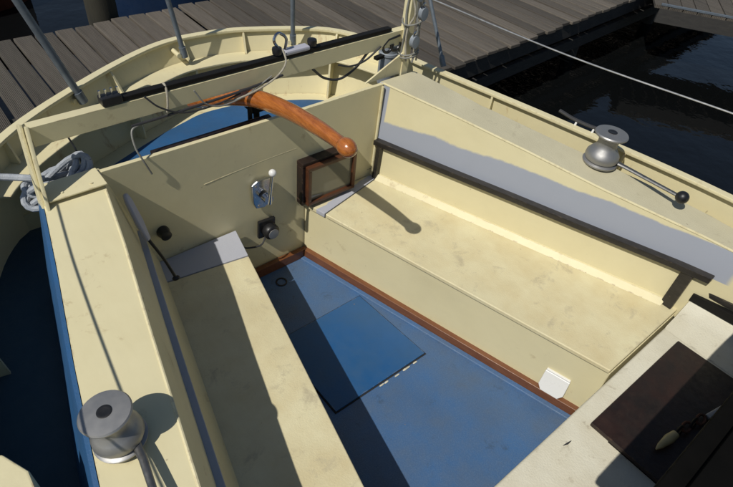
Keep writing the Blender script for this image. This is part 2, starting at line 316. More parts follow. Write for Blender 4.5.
def at_rim(i, off, z): return RP[i] * Vector((1, 1, 0)) + NRM[i] * off + Vector((0, 0, z)) if False else Vector((RP[i].x, RP[i].y, 0)) + NRM[i] * off + Vector((0, 0, z))
bm = bmesh.new(); rings = []
for i in range(len(RP)):
    f = flare(i); z = RP[i].z
    rings.append([at_rim(i, 0.006, z), at_rim(i, 0.006 + f, DZ - 0.03), at_rim(i, f - 0.006, DZ - 0.03), at_rim(i, -0.006, z)])
loft(bm, rings); obj('bulwark', bm, cream_rust, bt, smooth=True)
bm = bmesh.new(); rings = []
for i in range(len(RP)):
    z = RP[i].z; w0, w1 = (-0.014, 0.032)
    rings.append([at_rim(i, w0, z - 0.004), at_rim(i, w0, z + 0.014), at_rim(i, w1, z + 0.014), at_rim(i, w1, z - 0.004)])
loft(bm, rings); obj('bulwark_rim', bm, cream, bt, bevel=0.004, seg=2)
# hull skin below
bm = bmesh.new(); prev = None
for i in range(len(RP)):
    f = flare(i); st = max(0, min(1, (RP[i].y - 0.6) / 2.4))
    ring = [at_rim(i, f - 0.004, DZ - 0.02), at_rim(i, f + 0.03 + 0.25 * st, 0.0), at_rim(i, f + 0.10 + 0.55 * st, -0.6), at_rim(i, f + 0.35 + 0.7 * st, -1.0)]
    vs = [bm.verts.new(p) for p in ring]
    if prev:
        for a in range(3): bm.faces.new((prev[a], prev[a + 1], vs[a + 1], vs[a]))
    prev = vs
obj('hull', bm, hullm, bt, smooth=True)
# shelf (stringer) round the stern and its ribs
iS = [i for i in range(len(RP)) if RP[i].y > 2.36]
bm = bmesh.new(); rings = []
for i in iS:
    fz = 0.80; fo = flare(i) * (RP[i].z - fz) / (RP[i].z - DZ)
    rings.append([at_rim(i, fo + 0.004, fz), at_rim(i, fo + 0.004, fz + .012), at_rim(i, fo + 0.13, fz + .012), at_rim(i, fo + 0.13, fz)])
loft(bm, rings); obj('stern_shelf', bm, cream_rust, bt, bevel=0.002, seg=1)
def rib(i, z0, z1, w0, w1, name='rib'):
    f0 = flare(i); g = lambda z: f0 * (RP[i].z - z) / (RP[i].z - DZ)
    t_ = Vector((-NRM[i].y, NRM[i].x, 0)) * 0.006
    q = [at_rim(i, g(z0), z0), at_rim(i, g(z0) + w0, z0), at_rim(i, g(z1) + w1, z1), at_rim(i, g(z1), z1)]
    bm = bmesh.new(); loft(bm, [[p - t_ for p in q], [p + t_ for p in q]]); obj(name, bm, cream_rust, bt)
for j, i in enumerate(iS):
    if j % 9 == 4: rib(i, AZ, 0.80, 0.06, 0.12); rib(i, 0.813, RP[i].z - .005, 0.05, 0.03)
for yy in (1.75, 1.02, 0.3):
    for s in (-1, 1):
        i = min(range(len(RP)), key=lambda k_: abs(RP[k_].y - yy) + (9 if RP[k_].x * s < 0 else 0)); rib(i, DZ, RP[i].z - .004, 0.07, 0.03)
# y, seat-back foot x, rail-level x, top inner x, top z, top outer x
RC = [(2.06, .685, .700, .722, 1.0, .985), (1.62, .83, .845, .885, .955, 1.10), (1.24, .96, .977, 1.010, .915, 1.225), (.86, 1.09, 1.105, 1.13, .872, 1.36), (.395, 1.25, 1.268, 1.30, .822, 1.49), (-.3, 1.44, 1.455, 1.49, .76, 1.60)]
LC = [(2.06, -.625, -.70, -.785, 1.0, -1.01), (1.62, -.71, -.80, -.865, .958, -1.10), (1.24, -.79, -.885, -.945, .915, -1.185), (.71, -.905, -1.0, -1.052, .862, -1.29), (.2, -1.01, -1.10, -1.14, .81, -1.37), (-.3, -1.1, -1.18, -1.22, .76, -1.44)]
# decks
def gz(i, z): return flare(i) * (RP[i].z - z) / (RP[i].z - DZ)
iA = [i for i in range(len(RP)) if RP[i].y > 2.50]
bm = bmesh.new(); loft(bm, [[at_rim(i, gz(i, AZ) + .004, z) for i in iA] for z in (DZ - .04, AZ)]); obj('deck_margin', bm, cream_rust, bt)
bm = bmesh.new(); loft(bm, [[at_rim(i, gz(i, AZ) + .10, z) for i in iA[2:-2]] for z in (AZ - .02, AZ + .004)]); obj('aft_deck', bm, blue_deck, bt)
for s in (-1, 1):
    idx = [i for i in range(len(RP)) if RP[i].y <= 2.62 and RP[i].x * s > 0]; idx.sort(key=lambda i: -RP[i].y)
    bm = bmesh.new(); pv = None
    for i in idx:
        a = bm.verts.new(at_rim(i, flare(i) + .004, DZ + 0.004)); b_ = bm.verts.new(((lerp(RC, max(-.3, min(2.06, RP[i].y)))[4] - .08) if s > 0 and RP[i].y < 2.06 else (lerp(LC, max(-.3, min(2.06, RP[i].y)))[4] + .08) if RP[i].y < 2.06 else s * .3, RP[i].y, DZ + 0.004))
        if pv: bm.faces.new((pv[0], a, b_, pv[1]))
        pv = (a, b_)
    obj('side_deck', bm, navy_deck, bt)
# coamings ------------------------------------------------------------------
def coaming(T, s, m, m2=None):
    ys_ = [2.06 - 0.06 * k for k in range(40)] + [-.3]
    bm = bmesh.new(); rings = []
    for y in ys_:
        fx, rx, tx, tz, ox = lerp(T, y)
        rings.append([(fx, y, .36), (rx, y, .65), (tx, y, tz), (ox, y, tz + 0.002), (ox + s * .012, y, DZ - .05), (fx + s * .12, y, DZ - .05)])
    R_ = loft(bm, rings); uvl = bm.loops.layers.uv.new('UVMap')
    for f in bm.faces:
        for lp in f.loops:
            co = lp.vert.co; vv = -1.0
            idx_ = next(((a, b2) for a, r in enumerate(R_) for b2, q in enumerate(r) if q == lp.vert), (0, 0))
            vv = {0: -1, 1: 0, 2: 1.0, 3: 2}.get(idx_[1], -1)
            lp[uvl].uv = (2.03 - co.y, vv)
    # long edges rounded a little
    es = [e for a, b2 in zip(R_, R_[1:]) for k in (2, 3) for e in [bm.edges.get((a[k], b2[k]))] if e]
    bmesh.ops.bevel(bm, geom=es, offset=0.008, segments=3, affect='EDGES', profile=0.5)
    if m2:
        for f in bm.faces:
            if f.normal.z > 0.9 or f.calc_center_median().z > .7 and abs(f.normal.z) > .9: f.material_index = 1
    o = obj('coaming', bm, m, bt, smooth=True)
    if m2: o.data.materials.append(m2)
    wnm(o); return o
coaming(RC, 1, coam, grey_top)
coaming(LC, -1, cream)
bm = bmesh.new(); rings = []
for k in range(25):
    y = 2.055 - k * .097; fx, rx, tx, tz, ox = lerp(LC, y)
    rings.append([(ox - .003, y, tz - .004), (ox - .095, y, DZ - .02), (ox - .12, y, DZ - .02), (ox - .016, y, tz - .004)])
loft(bm, rings); obj('coaming_side', bm, blue_deck, bt, smooth=True)
def rail(T, s, y0, y1, m, w=0.034):
    bm = bmesh.new(); rings = []
    N = 22
    for k in range(N + 1):
        y = y0 + (y1 - y0) * k / N; fx, rx, tx, tz, ox = lerp(T, y); x0 = rx + s * 0.006; x1 = rx - s * w
        rings.append([(x0, y, .632), (x0, y, .672), (x1, y, .668), (x1, y, .636)])
    loft(bm, rings); return obj('hand_rail', bm, m, bt, bevel=0.004)
rr_ = rail(RC, 1, 2.015, .26, railm)
rl_ = rail(LC, -1, 2.0, -.2, sheen_grey, 0.022)  # grey colour stands in for the sky reflected on this rail's top
def subpart(name, bm, m, p, **kw):
    o = obj(name, bm, m, p, **kw); o.matrix_parent_inverse = Matrix.Identity(4) if p.parent else o.matrix_parent_inverse; return o
for y in (1.985, .355):
    fx, rx, tx, tz, ox = lerp(RC, y); w = .032 if y > 1 else .058
    bm = bmesh.new(); bar(bm, (fx - .008, y, .412), (rx - .012, y, .634), w, .03, (1, 0, 0)); obj('rail_post', bm, railm, rr_, bevel=0.003)
# batten behind the rail foot (thin light strip at fwd end)
# bulkhead ------------------------------------------------------------------
bm = bmesh.new(); N = 14; rings = []
def curve_top(u): return 1.0 - 0.012 * math.sin(math.pi * u)
fr = []
for k in range(N + 1):
    u = k / N; xx = -.79 + 1.515 * u; dy = 0.012 * math.sin(math.pi * u)
    rings.append([(xx, 2.03 + dy, -.02), (xx, 2.03 + dy, curve_top(u)), (xx, 2.052 + dy, curve_top(u)), (xx, 2.052 + dy, -.02)])
loft(bm, rings); obj('bulkhead', bm, cream, bt, bevel=0.003)
bm = bmesh.new(); bar(bm, (-.56, 2.082, .975), (.04, 2.086, .975), .03, .022); obj('batten', bm, dkwood, bt, bevel=.003)
bm = bmesh.new(); tube(bm, spline([(-.36, 2.041, .757), (-.2, 2.0435, .765), (-.03, 2.0445, .772), (.165, 2.0435, .776)], 10), .0032, 6); obj('weld_seam', bm, cream, bt, smooth=True)
bm = bmesh.new(); tube(bm, [(lerp(RC, y)[2] + .004, y, lerp(RC, y)[3] - .001) for y in [2.04 - .05 * k for k in range(44)]], .0065, 8); obj('highlight_bead', bm, cream, bt, smooth=True)  # bead added to give the coaming edge its bright highlight line
bm = bmesh.new(); tube(bm, [(lerp(LC, y)[2] - .004, y, lerp(LC, y)[3] - .002) for y in [1.92 - .05 * k for k in range(42)]], .006, 8); obj('highlight_bead', bm, cream, bt, smooth=True)
# cockpit sole
bm = bmesh.new(); box(bm, -.75, .95, .1, 2.05, -.03, 0); obj('cockpit_sole', bm, blue_sole, bt)
# floor hatch with dark joint
def para(bm, pts, z0, z1): loft(bm, [[(x, y, z0) for x, y in pts], [(x, y, z1) for x, y in pts]])
hp = [(-.285, 1.045), (.303, 1.040), (.272, 1.555), (-.29, 1.555)]
def grow(P_, d):
    cx = sum(p[0] for p in P_) / 4; cy = sum(p[1] for p in P_) / 4
    return [(x + math.copysign(d, x - cx), y + math.copysign(d, y - cy)) for x, y in P_]
bm = bmesh.new(); para(bm, grow(hp, .006), -.02, .003); obj('hatch_joint', bm, gap, bt)
bm = bmesh.new(); para(bm, hp, -.02, .011); obj('floor_hatch', bm, blue_hatch, bt, bevel=0.003)
for k in range(9):                                      # flaking filler along the near joint
    xx = random.uniform(-.02, .27); bm = bmesh.new(); ball(bm, (xx, 1.028 + random.uniform(-.003, .003), .002), .008, (random.uniform(.8, 2.2), .6, .25), 8, 5); obj('paint_flake', bm, white_deck, bt)
bm = bmesh.new(); lathe(bm, [(.034, -.01), (.034, .004), (.026, .005), (.022, -.008)], 20, (-.03, 1.905, 0)); obj('drain', bm, rubber, bt, smooth=True)
# seats ---------------------------------------------------------------------
def seat_side(x_aft, x_fwd, back_aft, back_fwd, y_aft, y_fwd, y_lid, m_end, s):
    t = lambda a, b_, y: a + (b_ - a) * (y_aft - y) / (y_aft - y_fwd)
    F = lambda y: t(x_aft, x_fwd, y); B = lambda y: t(back_aft, back_fwd, y)
    bm = bmesh.new(); loft(bm, [[(F(y), y, -.02), (F(y), y, .378), (B(y) + s * .05, y, .378), (B(y) + s * .05, y, -.02)] for y in (y_aft, y_fwd)]); obj('seat_front', bm, cream, bt, bevel=0.004)
    bm = bmesh.new(); e = -s * .012
    loft(bm, [[(F(ya) + e, ya, .384), (F(ya) + e, ya, .41), (B(yb) + s * .03, yb, .41), (B(yb) + s * .03, yb, .384)] for ya, yb in (y_lid, (y_fwd + .004,) * 2)]); obj('seat_lid', bm, cream_seat, bt, bevel=0.006, seg=3)
    bm = bmesh.new()
    loft(bm, [[(F(ya) + e, ya, .379), (F(ya) + e, ya, .409), (B(yb) + s * .03, yb, .409), (B(yb) + s * .03, yb, .379)] for ya, yb in ((y_aft,) * 2, (y_lid[0] + .006, y_lid[1] + .006))]); obj('seat_end', bm, m_end, bt, bevel=0.005, seg=2)
    return F, B
FR, BR = seat_side(.205 + .012, .66 + .012, .69, 1.275, 2.031, 0.30, (1.875, 1.985), seat_end_right, 1)
FL, BL = seat_side(-.225 - .012, -.60 - .012, -.63, -1.0, 2.031, 0.30, (1.825, 1.885), seat_end_left, -1)
bm = bmesh.new(); loft(bm, [[(BR(y) - .028, y, .4105), (BR(y) - .002, y, .442), (BR(y) + .02, y, .442), (BR(y) + .02, y, .4105)] for y in (1.97, .37)]); obj('seat_fillet', bm, cream, bt, smooth=True)
# varnished skirting strips along the sole
bm = bmesh.new(); loft(bm, [[(FR(y) - .028, y, 0.0), (FR(y) - .028, y, .062), (FR(y) + .005, y, .066), (FR(y) + .005, y, 0.0)] for y in (2.031, .29)]); obj('wood_strip', bm, teak, bt, bevel=0.004)
bm = bmesh.new(); box(bm, FL(2.02) - .02, FR(2.0) - .029, 2.002, 2.034, 0.0, .064); obj('wood_strip', bm, teak, bt, bevel=0.004)
bm = bmesh.new(); loft(bm, [[(FL(y) + .026, y, 0.0), (FL(y) + .026, y, .062), (FL(y) - .005, y, .066), (FL(y) - .005, y, 0.0)] for y in (2.001, .29)]); obj('wood_strip', bm, teak, bt, bevel=0.004)
bm = bmesh.new(); loft(bm, [[(FR(y) - .058, y, 0.0), (FR(y) - .054, y, .010), (FR(y) - .0285, y, .014), (FR(y) - .0285, y, 0.0)] for y in (2.0, .29)]); obj('sole_fillet', bm, blue_sole, bt, bevel=0.003)
# bridge deck ------------------------------------------------------------
bm = bmesh.new(); box(bm, -1.2, 1.27, -.62, .285, -.02, .398); obj('bridge_deck', bm, white_deck, bt, bevel=0.012, seg=3)
bm = bmesh.new(); loft(bm, [[(1.11 + .0 * y, y, .399), (1.20 + (.28 - y) * .25, y, .425), (1.30 + (.28 - y) * .25, y, .50), (1.48, y, .50), (1.48, y, .39)] for y in (.285, -.5)]); obj('deck_ledge', bm, white_deck, bt, bevel=0.006)
bm = bmesh.new(); bar(bm, (1.292, .29, .515), (1.41, -.5, .515), .03, .045); obj('side_trim', bm, blackp, bt, bevel=0.003)
bm = bmesh.new(); bar(bm, (1.325, .275, .56), (1.445, -.5, .56), .05, .03); obj('side_trim', bm, railm, bt, bevel=0.003)
# cabin behind the camera with dark companionway hatch
bm = bmesh.new(); loft(bm, [[(-1.0, y, .39), (-.9, y, 1.16), (1.15, y, 1.16), (1.25, y, .39)] for y in (-.16, -1.5)]); obj('cabin_trunk', bm, hatchm, bt, bevel=0.02)
bm = bmesh.new(); box(bm, -.50, .95, -1.1, -.052, 1.255, 1.30); hb = obj('companion_hatch', bm, hatchm, bt, bevel=0.008)
bm = bmesh.new(); box(bm, -.48, .93, -1.0, -.095, 1.299, 1.325); obj('hatch_panel', bm, hatchm, hb, bevel=0.006)
bm = bmesh.new(); box(bm, -.6, 1.0, -1.2, -.17, 1.155, 1.257); obj('hatch_runner', bm, hatchm, bt)
# portlight in the bulkhead -------------------------------------------------
bm = bmesh.new()
def frame(bm, x0, x1, z0, z1, y0, y1, w):
    for a in ((x0, x1, z0, z0 + w), (x0, x1, z1 - w, z1), (x0, x0 + w, z0 + w - .001, z1 - w + .001), (x1 - w, x1, z0 + w - .001, z1 - w + .001)): box(bm, a[0], a[1], y0, y1, a[2], a[3])
frame(bm, .165, .525, .425, .705, 1.985, 2.040, .030); pf = obj('portlight', bm, dkwood, bt, bevel=0.005)
bm = bmesh.new(); frame(bm, .185, .515, .432, .685, 1.955, 1.988, .024); obj('inner_frame', bm, fr_w, pf, bevel=0.005)
bm = bmesh.new(); box(bm, .208, .492, 1.972, 1.978, .455, .662); obj('pane', bm, glass, pf)
# corner weld strip
bm = bmesh.new(); tube(bm, [(.70, 2.02, .42), (.715, 2.022, .99)], .008, 8); obj('corner_pipe', bm, cream, bt, smooth=True)
# welded plate on the aft end of the left coaming
bm = bmesh.new(); box(bm, -1.015, -.80, 1.93, 2.055, 1.004, 1.012); obj('coaming_plate', bm, cream, bt, bevel=0.003)
for xx in (-.96, -.85):
    bm = bmesh.new(); lathe(bm, [(.006, 1.01), (.006, 1.015), (.003, 1.016)], 10, (xx, 1.96, 0)); obj('bolt', bm, cream, bt, smooth=True)
bm = bmesh.new(); prism(bm, [(-1.62, .45), (-1.385, .45), (-1.388, 1.0), (-1.43, 1.09), (-1.62, 1.09)], DZ - .01, .90); obj('side_locker', bm, cream_rust, bt, bevel=.008)
bm = bmesh.new(); tube(bm, spline([(1.455, 1.37, .952), (1.472, 1.28, .938), (1.49, 1.17, .938), (1.515, 1.05, .952)], 6), .010, 8); cl_ = obj('rail_cleat', bm, cable, bt, smooth=True)
for yy, xx in ((1.26, 1.475), (1.16, 1.49)):
    bm = bmesh.new(); tube(bm, [(xx - .012, yy, .90), (xx, yy, .936)], .006, 8); obj('stud', bm, whitepl, cl_, smooth=True)
# ------------------------------------------------------------------ winches
def winch(loc, rot, label, sc=1.0):
    t = thing('winch', (0, 0, 0), label, 'winch', 'sheet winches on the coamings')
    def P(name, bm, m, **kw): return obj(name, bm, m, t, **kw)
    bm = bmesh.new(); lathe(bm, [(.062, 0), (.072, .004), (.074, .012), (.066, .018), (.05, .02)], 36); P('base', bm, winchm, smooth=True)
    bm = bmesh.new(); lathe(bm, [(.045, .019), (.066, .022), (.071, .034), (.069, .050), (.058, .066), (.046, .080), (.041, .096), (.042, .112), (.049, .126), (.058, .134), (.04, .136)], 40); P('drum', bm, winchm, smooth=True)
    bm = bmesh.new(); lathe(bm, [(.058, .133), (.068, .137), (.0695, .143), (.066, .148), (.030, .151), (.020, .151)], 40); tf = P('top_flange', bm, winchm, smooth=True)
    bm = bmesh.new(); lathe(bm, [(.020, .1495), (.020, .1525), (.017, .1535), (.012, .1525)], 20); obj('socket', bm, rubber, tf, smooth=True)
    bm = bmesh.new(); tube(bm, [(.03, -.04, .022), (.034, -.10, .022), (.030, -.22, .024), (.022, -.345, .028)], .010, 10, radii=[.014, .0115, .0105, .0100], flat=.7); h_ = P('handle', bm, handlem, smooth=True)
    bm = bmesh.new(); ball(bm, (.021, -.355, .030), .026); obj('handle_knob', bm, rubber, h_, smooth=True)
    t.location = loc; t.rotation_euler = rot; t.scale = (sc,) * 3
    for c_ in t.children: c_.matrix_parent_inverse = Matrix.Identity(4)
    return t
winch((-1.165, .945, .893), (math.radians(-2), math.radians(-5), math.radians(-6)), 'dull metal winch on the left coaming casting a round shadow')
winch((1.295, .985, .888), (math.radians(0), math.radians(2), math.radians(2)), 'dull metal winch with black ball handle on the right coaming', 1.18)
# ------------------------------------------------------------------ tiller
t = thing('tiller', (-.16, 2.36, .5), 'orange varnished wooden tiller with ball end reaching over the bulkhead', 'tiller')
tp = spline([(-.20, 2.44, .96), (-.145, 2.31, 1.02), (-.095, 2.20, 1.068), (-.04, 2.07, 1.102), (-.006, 1.86, 1.133), (-.018, 1.61, 1.178), (-.03, 1.44, 1.198)], 6)
bm = bmesh.new(); nn = len(tp); tube(bm, tp, .03, 16, radii=[.028 + .013 * math.sin(math.pi * min(1, .12 + i / nn * .95)) for i in range(nn)], flat=1.08); obj('shaft', bm, till_w, t, smooth=True)
bm = bmesh.new(); ball(bm, (-.031, 1.410, 1.201), .039, (.98, 1.25, .97), 24, 16); obj('ball_end', bm, till_w, t, smooth=True)
bm = bmesh.new(); tube(bm, [(.03, 2.20, .54), (.025, 2.19, 1.06)], .016, 12); obj('rudder_stock', bm, blackp, t, smooth=True)
bm = bmesh.new(); box(bm, -.03, .05, 2.13, 2.22, .985, 1.045); obj('yoke', bm, blackp, t, bevel=.008)
for s in (-1, 1):
    bm = bmesh.new(); bar(bm, Vector((-.17 + s * .036, 2.44, 1.0)), Vector((-.06 + s * .036, 2.16, 1.09)), .006, .05); obj('cheek_plate', bm, blackp, t)
for k in (12, 15):
    bm = bmesh.new(); a = tp[k]; d = (tp[k + 1] - tp[k - 1]).normalized(); tube(bm, [a - d * .006, a + d * .006], .0385, 16); obj('band', bm, blackp, t, smooth=True)
bm = bmesh.new(); tube(bm, [(-.05, 2.12, 1.07), (-.05, 2.12, .70), (-.04, 2.12, .50)], .012, 8); obj('support_rod', bm, blackp, t, smooth=True)
# ------------------------------------------------------------------ mainsheet traveller on its beam
t = thing('mainsheet_traveller', (-.05, 2.06, .98), 'cream steel traveller beam with black track spanning the cockpit above the tiller', 'traveller')
BL0 = Vector((-.98, 2.085, 1.205)); BR0 = Vector((.96, 2.135, 1.195))
d = (BR0 - BL0).normalized()
bm = bmesh.new(); w = .045; hh = .078; s_ = Vector((d.y, -d.x, 0)); u_ = Vector((0, 0, 1))
for cz, cw, ch, cs in ((hh / 2 - .003, w, .006, 0), (-hh / 2 + .003, w, .006, 0), (0, .006, hh - .0121, w / 2 - .003), (0, .006, hh - .0121, -w / 2 + .003)):
    bar(bm, BL0 + u_ * cz + s_ * cs, BR0 + u_ * cz + s_ * cs, cw, ch)
obj('beam', bm, cream, t)
bm = bmesh.new(); bar(bm, BL0 + d * .012, BL0 + d * .03, w - .013, hh - .013); obj('rusty_hollow', bm, rusty, t)
bm = bmesh.new(); bar(bm, BL0 + d * .31 + u_ * .053, BL0 + d * 1.80 + u_ * .053, .036, .02); tr = obj('track', bm, blackp, t, bevel=.004)
bm = bmesh.new(); bar(bm, BL0 + d * .27 + u_ * .060, BL0 + d * .35 + u_ * .060, .05, .035); obj('end_stop', bm, rubber, t, bevel=.006)
for k in range(4):
    bm = bmesh.new(); a = BL0 + d * (.275 + .023 * k) + u_ * .075; tube(bm, [a, a + u_ * .028], .005, 8); obj('bolt', bm, chrome, t, smooth=True)
bm = bmesh.new(); bar(bm, BL0 + d * 1.12 + u_ * .070, BL0 + d * 1.26 + u_ * .070, .048, .022); obj('car', bm, paddlem, t, bevel=.008)
for q in (1.085, 1.285):
    bm = bmesh.new(); a = BL0 + d * q + u_ * .09; lathe(bm, [(.010, -.020), (.022, -.018), (.024, 0), (.022, .010), (.008, .012)], 18, a); obj('sheave', bm, rubber, t, smooth=True)
bm = bmesh.new(); a = BL0 + d * 1.10 + u_ * .085; tube(bm, spline([a, a + Vector((-.03, 0, .05)), a + Vector((0, .01, .075)), a + Vector((.035, 0, .05)), a + Vector((.03, 0, 0))], 5), .007, 8); obj('shackle', bm, chrome, t, smooth=True)
bm = bmesh.new(); bar(bm, (-.985, 2.07, 1.25), (-1.035, 1.92, .93), .07, .012, (1, 0, 0)); obj('post', bm, cream, t, bevel=.003)
bm = bmesh.new(); bar(bm, (-1.0, 2.095, 1.25), (-1.045, 1.94, .93), .012, .05, (0, 1, 0)); obj('post', bm, cream, t, bevel=.003)
bm = bmesh.new(); bar(bm, (.915, 2.10, .985), (.935, 2.11, 1.42), .055, .05, (1, 0, 0)); obj('post', bm, cream_rust, t, bevel=.004)
bm = bmesh.new(); loft(bm, [[(.64, y, 1.0), (.90, y, 1.0), (.90, y, 1.12)] for y in (2.082, 2.092)]); obj('gusset', bm, cream_rust, t)
# ------------------------------------------------------------------ shackles, ropes at the right post
t = thing('rope_tackle', (.93, 2.07, 1.1), 'bunch of grey rope and shackles lashed to the right traveller post', 'rope')
for k in range(7):
    a = k * .9; bm = bmesh.new()
    base = Vector((.93 + .035 * math.cos(a), 2.075 + .04 * math.sin(a), 0)); pts = [base + Vector((random.uniform(-.012, .012), random.uniform(-.012, .012), z)) for z in (1.08, 1.17, 1.26, 1.34, 1.43, 1.52)]
    tube(bm, spline(pts, 4), .0055, 8); obj('rope_strand', bm, cable2 if k % 2 else ropeb, t, smooth=True)
for z in (1.11, 1.125, 1.29):
    bm = bmesh.new(); pts = [Vector((.93 + .055 * math.cos(q), 2.08 + .055 * math.sin(q), z + .012 * math.sin(q * 1.5))) for q in [2 * math.pi * j / 14 for j in range(15)]]
    tube(bm, pts, .0045, 8); obj('lashing', bm, cable2, t, smooth=True)
for z, dx_, dy_ in ((1.20, -.02, -.055), (1.34, .02, -.05), (1.44, -.015, -.04)):
    bm = bmesh.new(); c0 = Vector((.93 + dx_, 2.08 + dy_, z)); lathe(bm, [(.008, -.014), (.026, -.013), (.022, 0), (.026, .013), (.008, .014)], 16)
    for v in bm.verts: v.co = c0 + Vector((v.co.x, v.co.z, v.co.y * 1.35))
    blk = obj('block', bm, greypl, t, smooth=True)
    bm = bmesh.new(); tube(bm, [c0 + Vector((.010 * math.cos(q), -.0, .035 + .020 * math.sin(q))) for q in [math.pi * j / 8 for j in range(-1, 10)]], .004, 6); obj('shackle', bm, chrome, blk, smooth=True)
t = thing('wire_hook', (.83, 2.13, 1.14), 'black curved hooks hanging beside the grey canister', 'hook')
for dx in (0, .055):
    bm = bmesh.new(); c0 = Vector((.80 + dx, 2.11, 1.17)); tube(bm, [c0 + Vector((.035 * math.cos(q), 0, .04 * math.sin(q))) for q in [math.pi + math.pi * j / 12 for j in range(13)]], .008, 8); obj('hook', bm, rubber, t, smooth=True)
bm = bmesh.new(); tube(bm, [(.765, 2.11, 1.17), (.80, 2.11, 1.20), (.88, 2.108, 1.21)], .006, 6); obj('hook_rod', bm, rubber, t, smooth=True)
t = thing('grey_canister', (.90, 2.19, .84), 'grey plastic canister standing aft of the right coaming beside the post', 'canister')
cx, cy = .995, 2.30
bm = bmesh.new(); lathe(bm, [(.05, .82), (.054, .83), (.054, 1.00), (.060, 1.005), (.060, 1.02), (.054, 1.025), (.054, 1.07), (.064, 1.075), (.064, 1.095), (.056, 1.10), (.052, 1.085)], 28, (cx, cy, 0)); obj('body', bm, greypl, t, smooth=True)
bm = bmesh.new(); lathe(bm, [(.051, 1.08), (.052, 1.098), (.02, 1.104)], 28, (cx, cy, 0)); obj('lid', bm, steel, t, smooth=True)
bm = bmesh.new(); bar(bm, (cx - .12, cy - .02, 1.01), (cx - .05, cy - .01, 1.01), .03, .02); obj('bracket', bm, blackp, t, bevel=.003)
bm = bmesh.new(); tube(bm, [(cx - .045, cy - .035, .52), (cx - .045, cy - .035, .83)], .008, 8); tube(bm, [(cx + .045, cy + .02, .52), (cx + .045, cy + .02, .83)], .008, 8); obj('stand', bm, steel, t, smooth=True)
# ------------------------------------------------------------------ stanchions and lifelines
def stanchion(b0, b1, label, r=.0145, lug=True):
    t = thing('stanchion', b0, label, 'stanchion', 'guard rail stanchions')
    b0 = Vector(b0); b1 = Vector(b1); bm = bmesh.new(); tube(bm, [b0, b1], r, 14); obj('tube', bm, steel, t, smooth=True)
    bm = bmesh.new(); dd = (b1 - b0).normalized(); tube(bm, [b0 - dd * .012, b0 + dd * .05], r + .006, 14); obj('socket', bm, steel, t, smooth=True)
    if not lug: return
    cen = Vector((0.05, 1.9, b0.z)); q = (b0 - cen).normalized()
    bm = bmesh.new(); a = b0 + Vector((-.035, -.01, .005)); tube(bm, [a, a + q * .09], .014, 10); obj('lug', bm, cream, t, smooth=True)
def ext(a, b_, z): a = Vector(a); b_ = Vector(b_); return a + (b_ - a) * ((z - a.z) / (b_.z - a.z))
S1 = ((-.602, 2.854, .88), (-.75, 2.86, 1.40)); S2 = ((.073, 3.09, .88), (.03, 3.11, 1.2)); S3 = ((.751, 2.943, .88), (.74, 2.93, 1.15)); S4 = ((1.25, 2.085, .97), (1.235, 2.245, 1.27))
stanchion(S1[0], ext(*S1, 1.55), 'leaning grey stanchion at the left end of the stern', .019)
stanchion(S2[0], ext(*S2, 1.55), 'slim grey stanchion inside the stern left of the traveller car')
stanchion(S3[0], ext(*S3, 1.55), 'upright grey stanchion directly behind the traveller car')
stanchion(S4[0], ext(*S4, 1.42), 'thin grey stanchion on the bulwark right of the rope tackle', .011, False)
def wireline(name, pts, r, m, label, cat, group=None):
    bm = bmesh.new(); tube(bm, spline(pts, 8), r, 8); o = obj(name, bm, m, None, smooth=True); return tag(o, label, cat, group)
wireline('lifeline', [(1.232, 2.24, 1.303), (1.36, 1.38, 1.285), (1.50, .60, 1.30), (1.62, -.2, 1.32)], .0042, wire, 'thin steel lifeline crossing the dark water at right', 'wire')
wireline('lifeline', [(-1.31, 2.05, 1.46), (-1.42, 1.55, 1.445), (-1.53, 1.0, 1.445), (-1.62, .45, 1.46), (-1.70, -.2, 1.47)], .004, wire, 'thin steel lifeline along the left bulwark', 'wire')
stanchion((-1.60, .50, .87), (-1.615, .50, 1.47), 'grey stanchion on the left bulwark carrying the lifeline')
stanchion((-1.29, 2.13, .90), (-1.31, 2.06, 1.47), 'grey stanchion by the coiled rope at the left quarter')
wireline('mooring_line', [(2.2, 1.55, 1.30), (3.2, 1.45, 1.12), (4.2, 1.9, .8), (5.4, 2.6, .4), (6.35, 3.0, .21)], .008, ropeb, 'pale mooring line at the top right above the pier', 'rope') if False else None
# ------------------------------------------------------------------ engine controls on the bulkhead
t = thing('control_lever', (-.06, 2.02, .58), 'chrome engine control lever with white ball knob on the bulkhead', 'lever')
bm = bmesh.new(); prism(bm, [(-.135, .69), (-.10, .715), (-.02, .705), (-.005, .66), (-.015, .56), (-.06, .53), (-.115, .54), (-.13, .58)], 0, 1)
for v in bm.verts: v.co = Vector((v.co.x + .01, 2.034 - .022 * v.co.z, v.co.y - .03))
obj('base_plate', bm, chrome, t, bevel=.006)
for q in ((-.112, .655), (-.02, .645), (-.10, .525), (-.03, .525)):
    bm = bmesh.new(); tube(bm, [(q[0] + .01, 2.018, q[1]), (q[0] + .01, 2.008, q[1])], .006, 8); obj('screw', bm, winchm, t, smooth=True)
bm = bmesh.new(); c0 = Vector((-.055, 2.0, .58)); tube(bm, [c0, c0 + Vector((0, -.035, 0))], .026, 20); obj('hub', bm, chrome, t, smooth=True)
bm = bmesh.new(); tube(bm, [(-.052, 1.972, .555), (-.045, 1.968, .62), (-.035, 1.962, .73)], .012, 10, radii=[.016, .011, .008]); obj('lever_arm', bm, chrome, t, smooth=True)
bm = bmesh.new(); ball(bm, (-.033, 1.96, .745), .020); obj('knob', bm, whitepl, t, smooth=True)
t = thing('black_socket', (-.03, 2.02, .30), 'round black instrument on a square base low on the bulkhead', 'instrument')
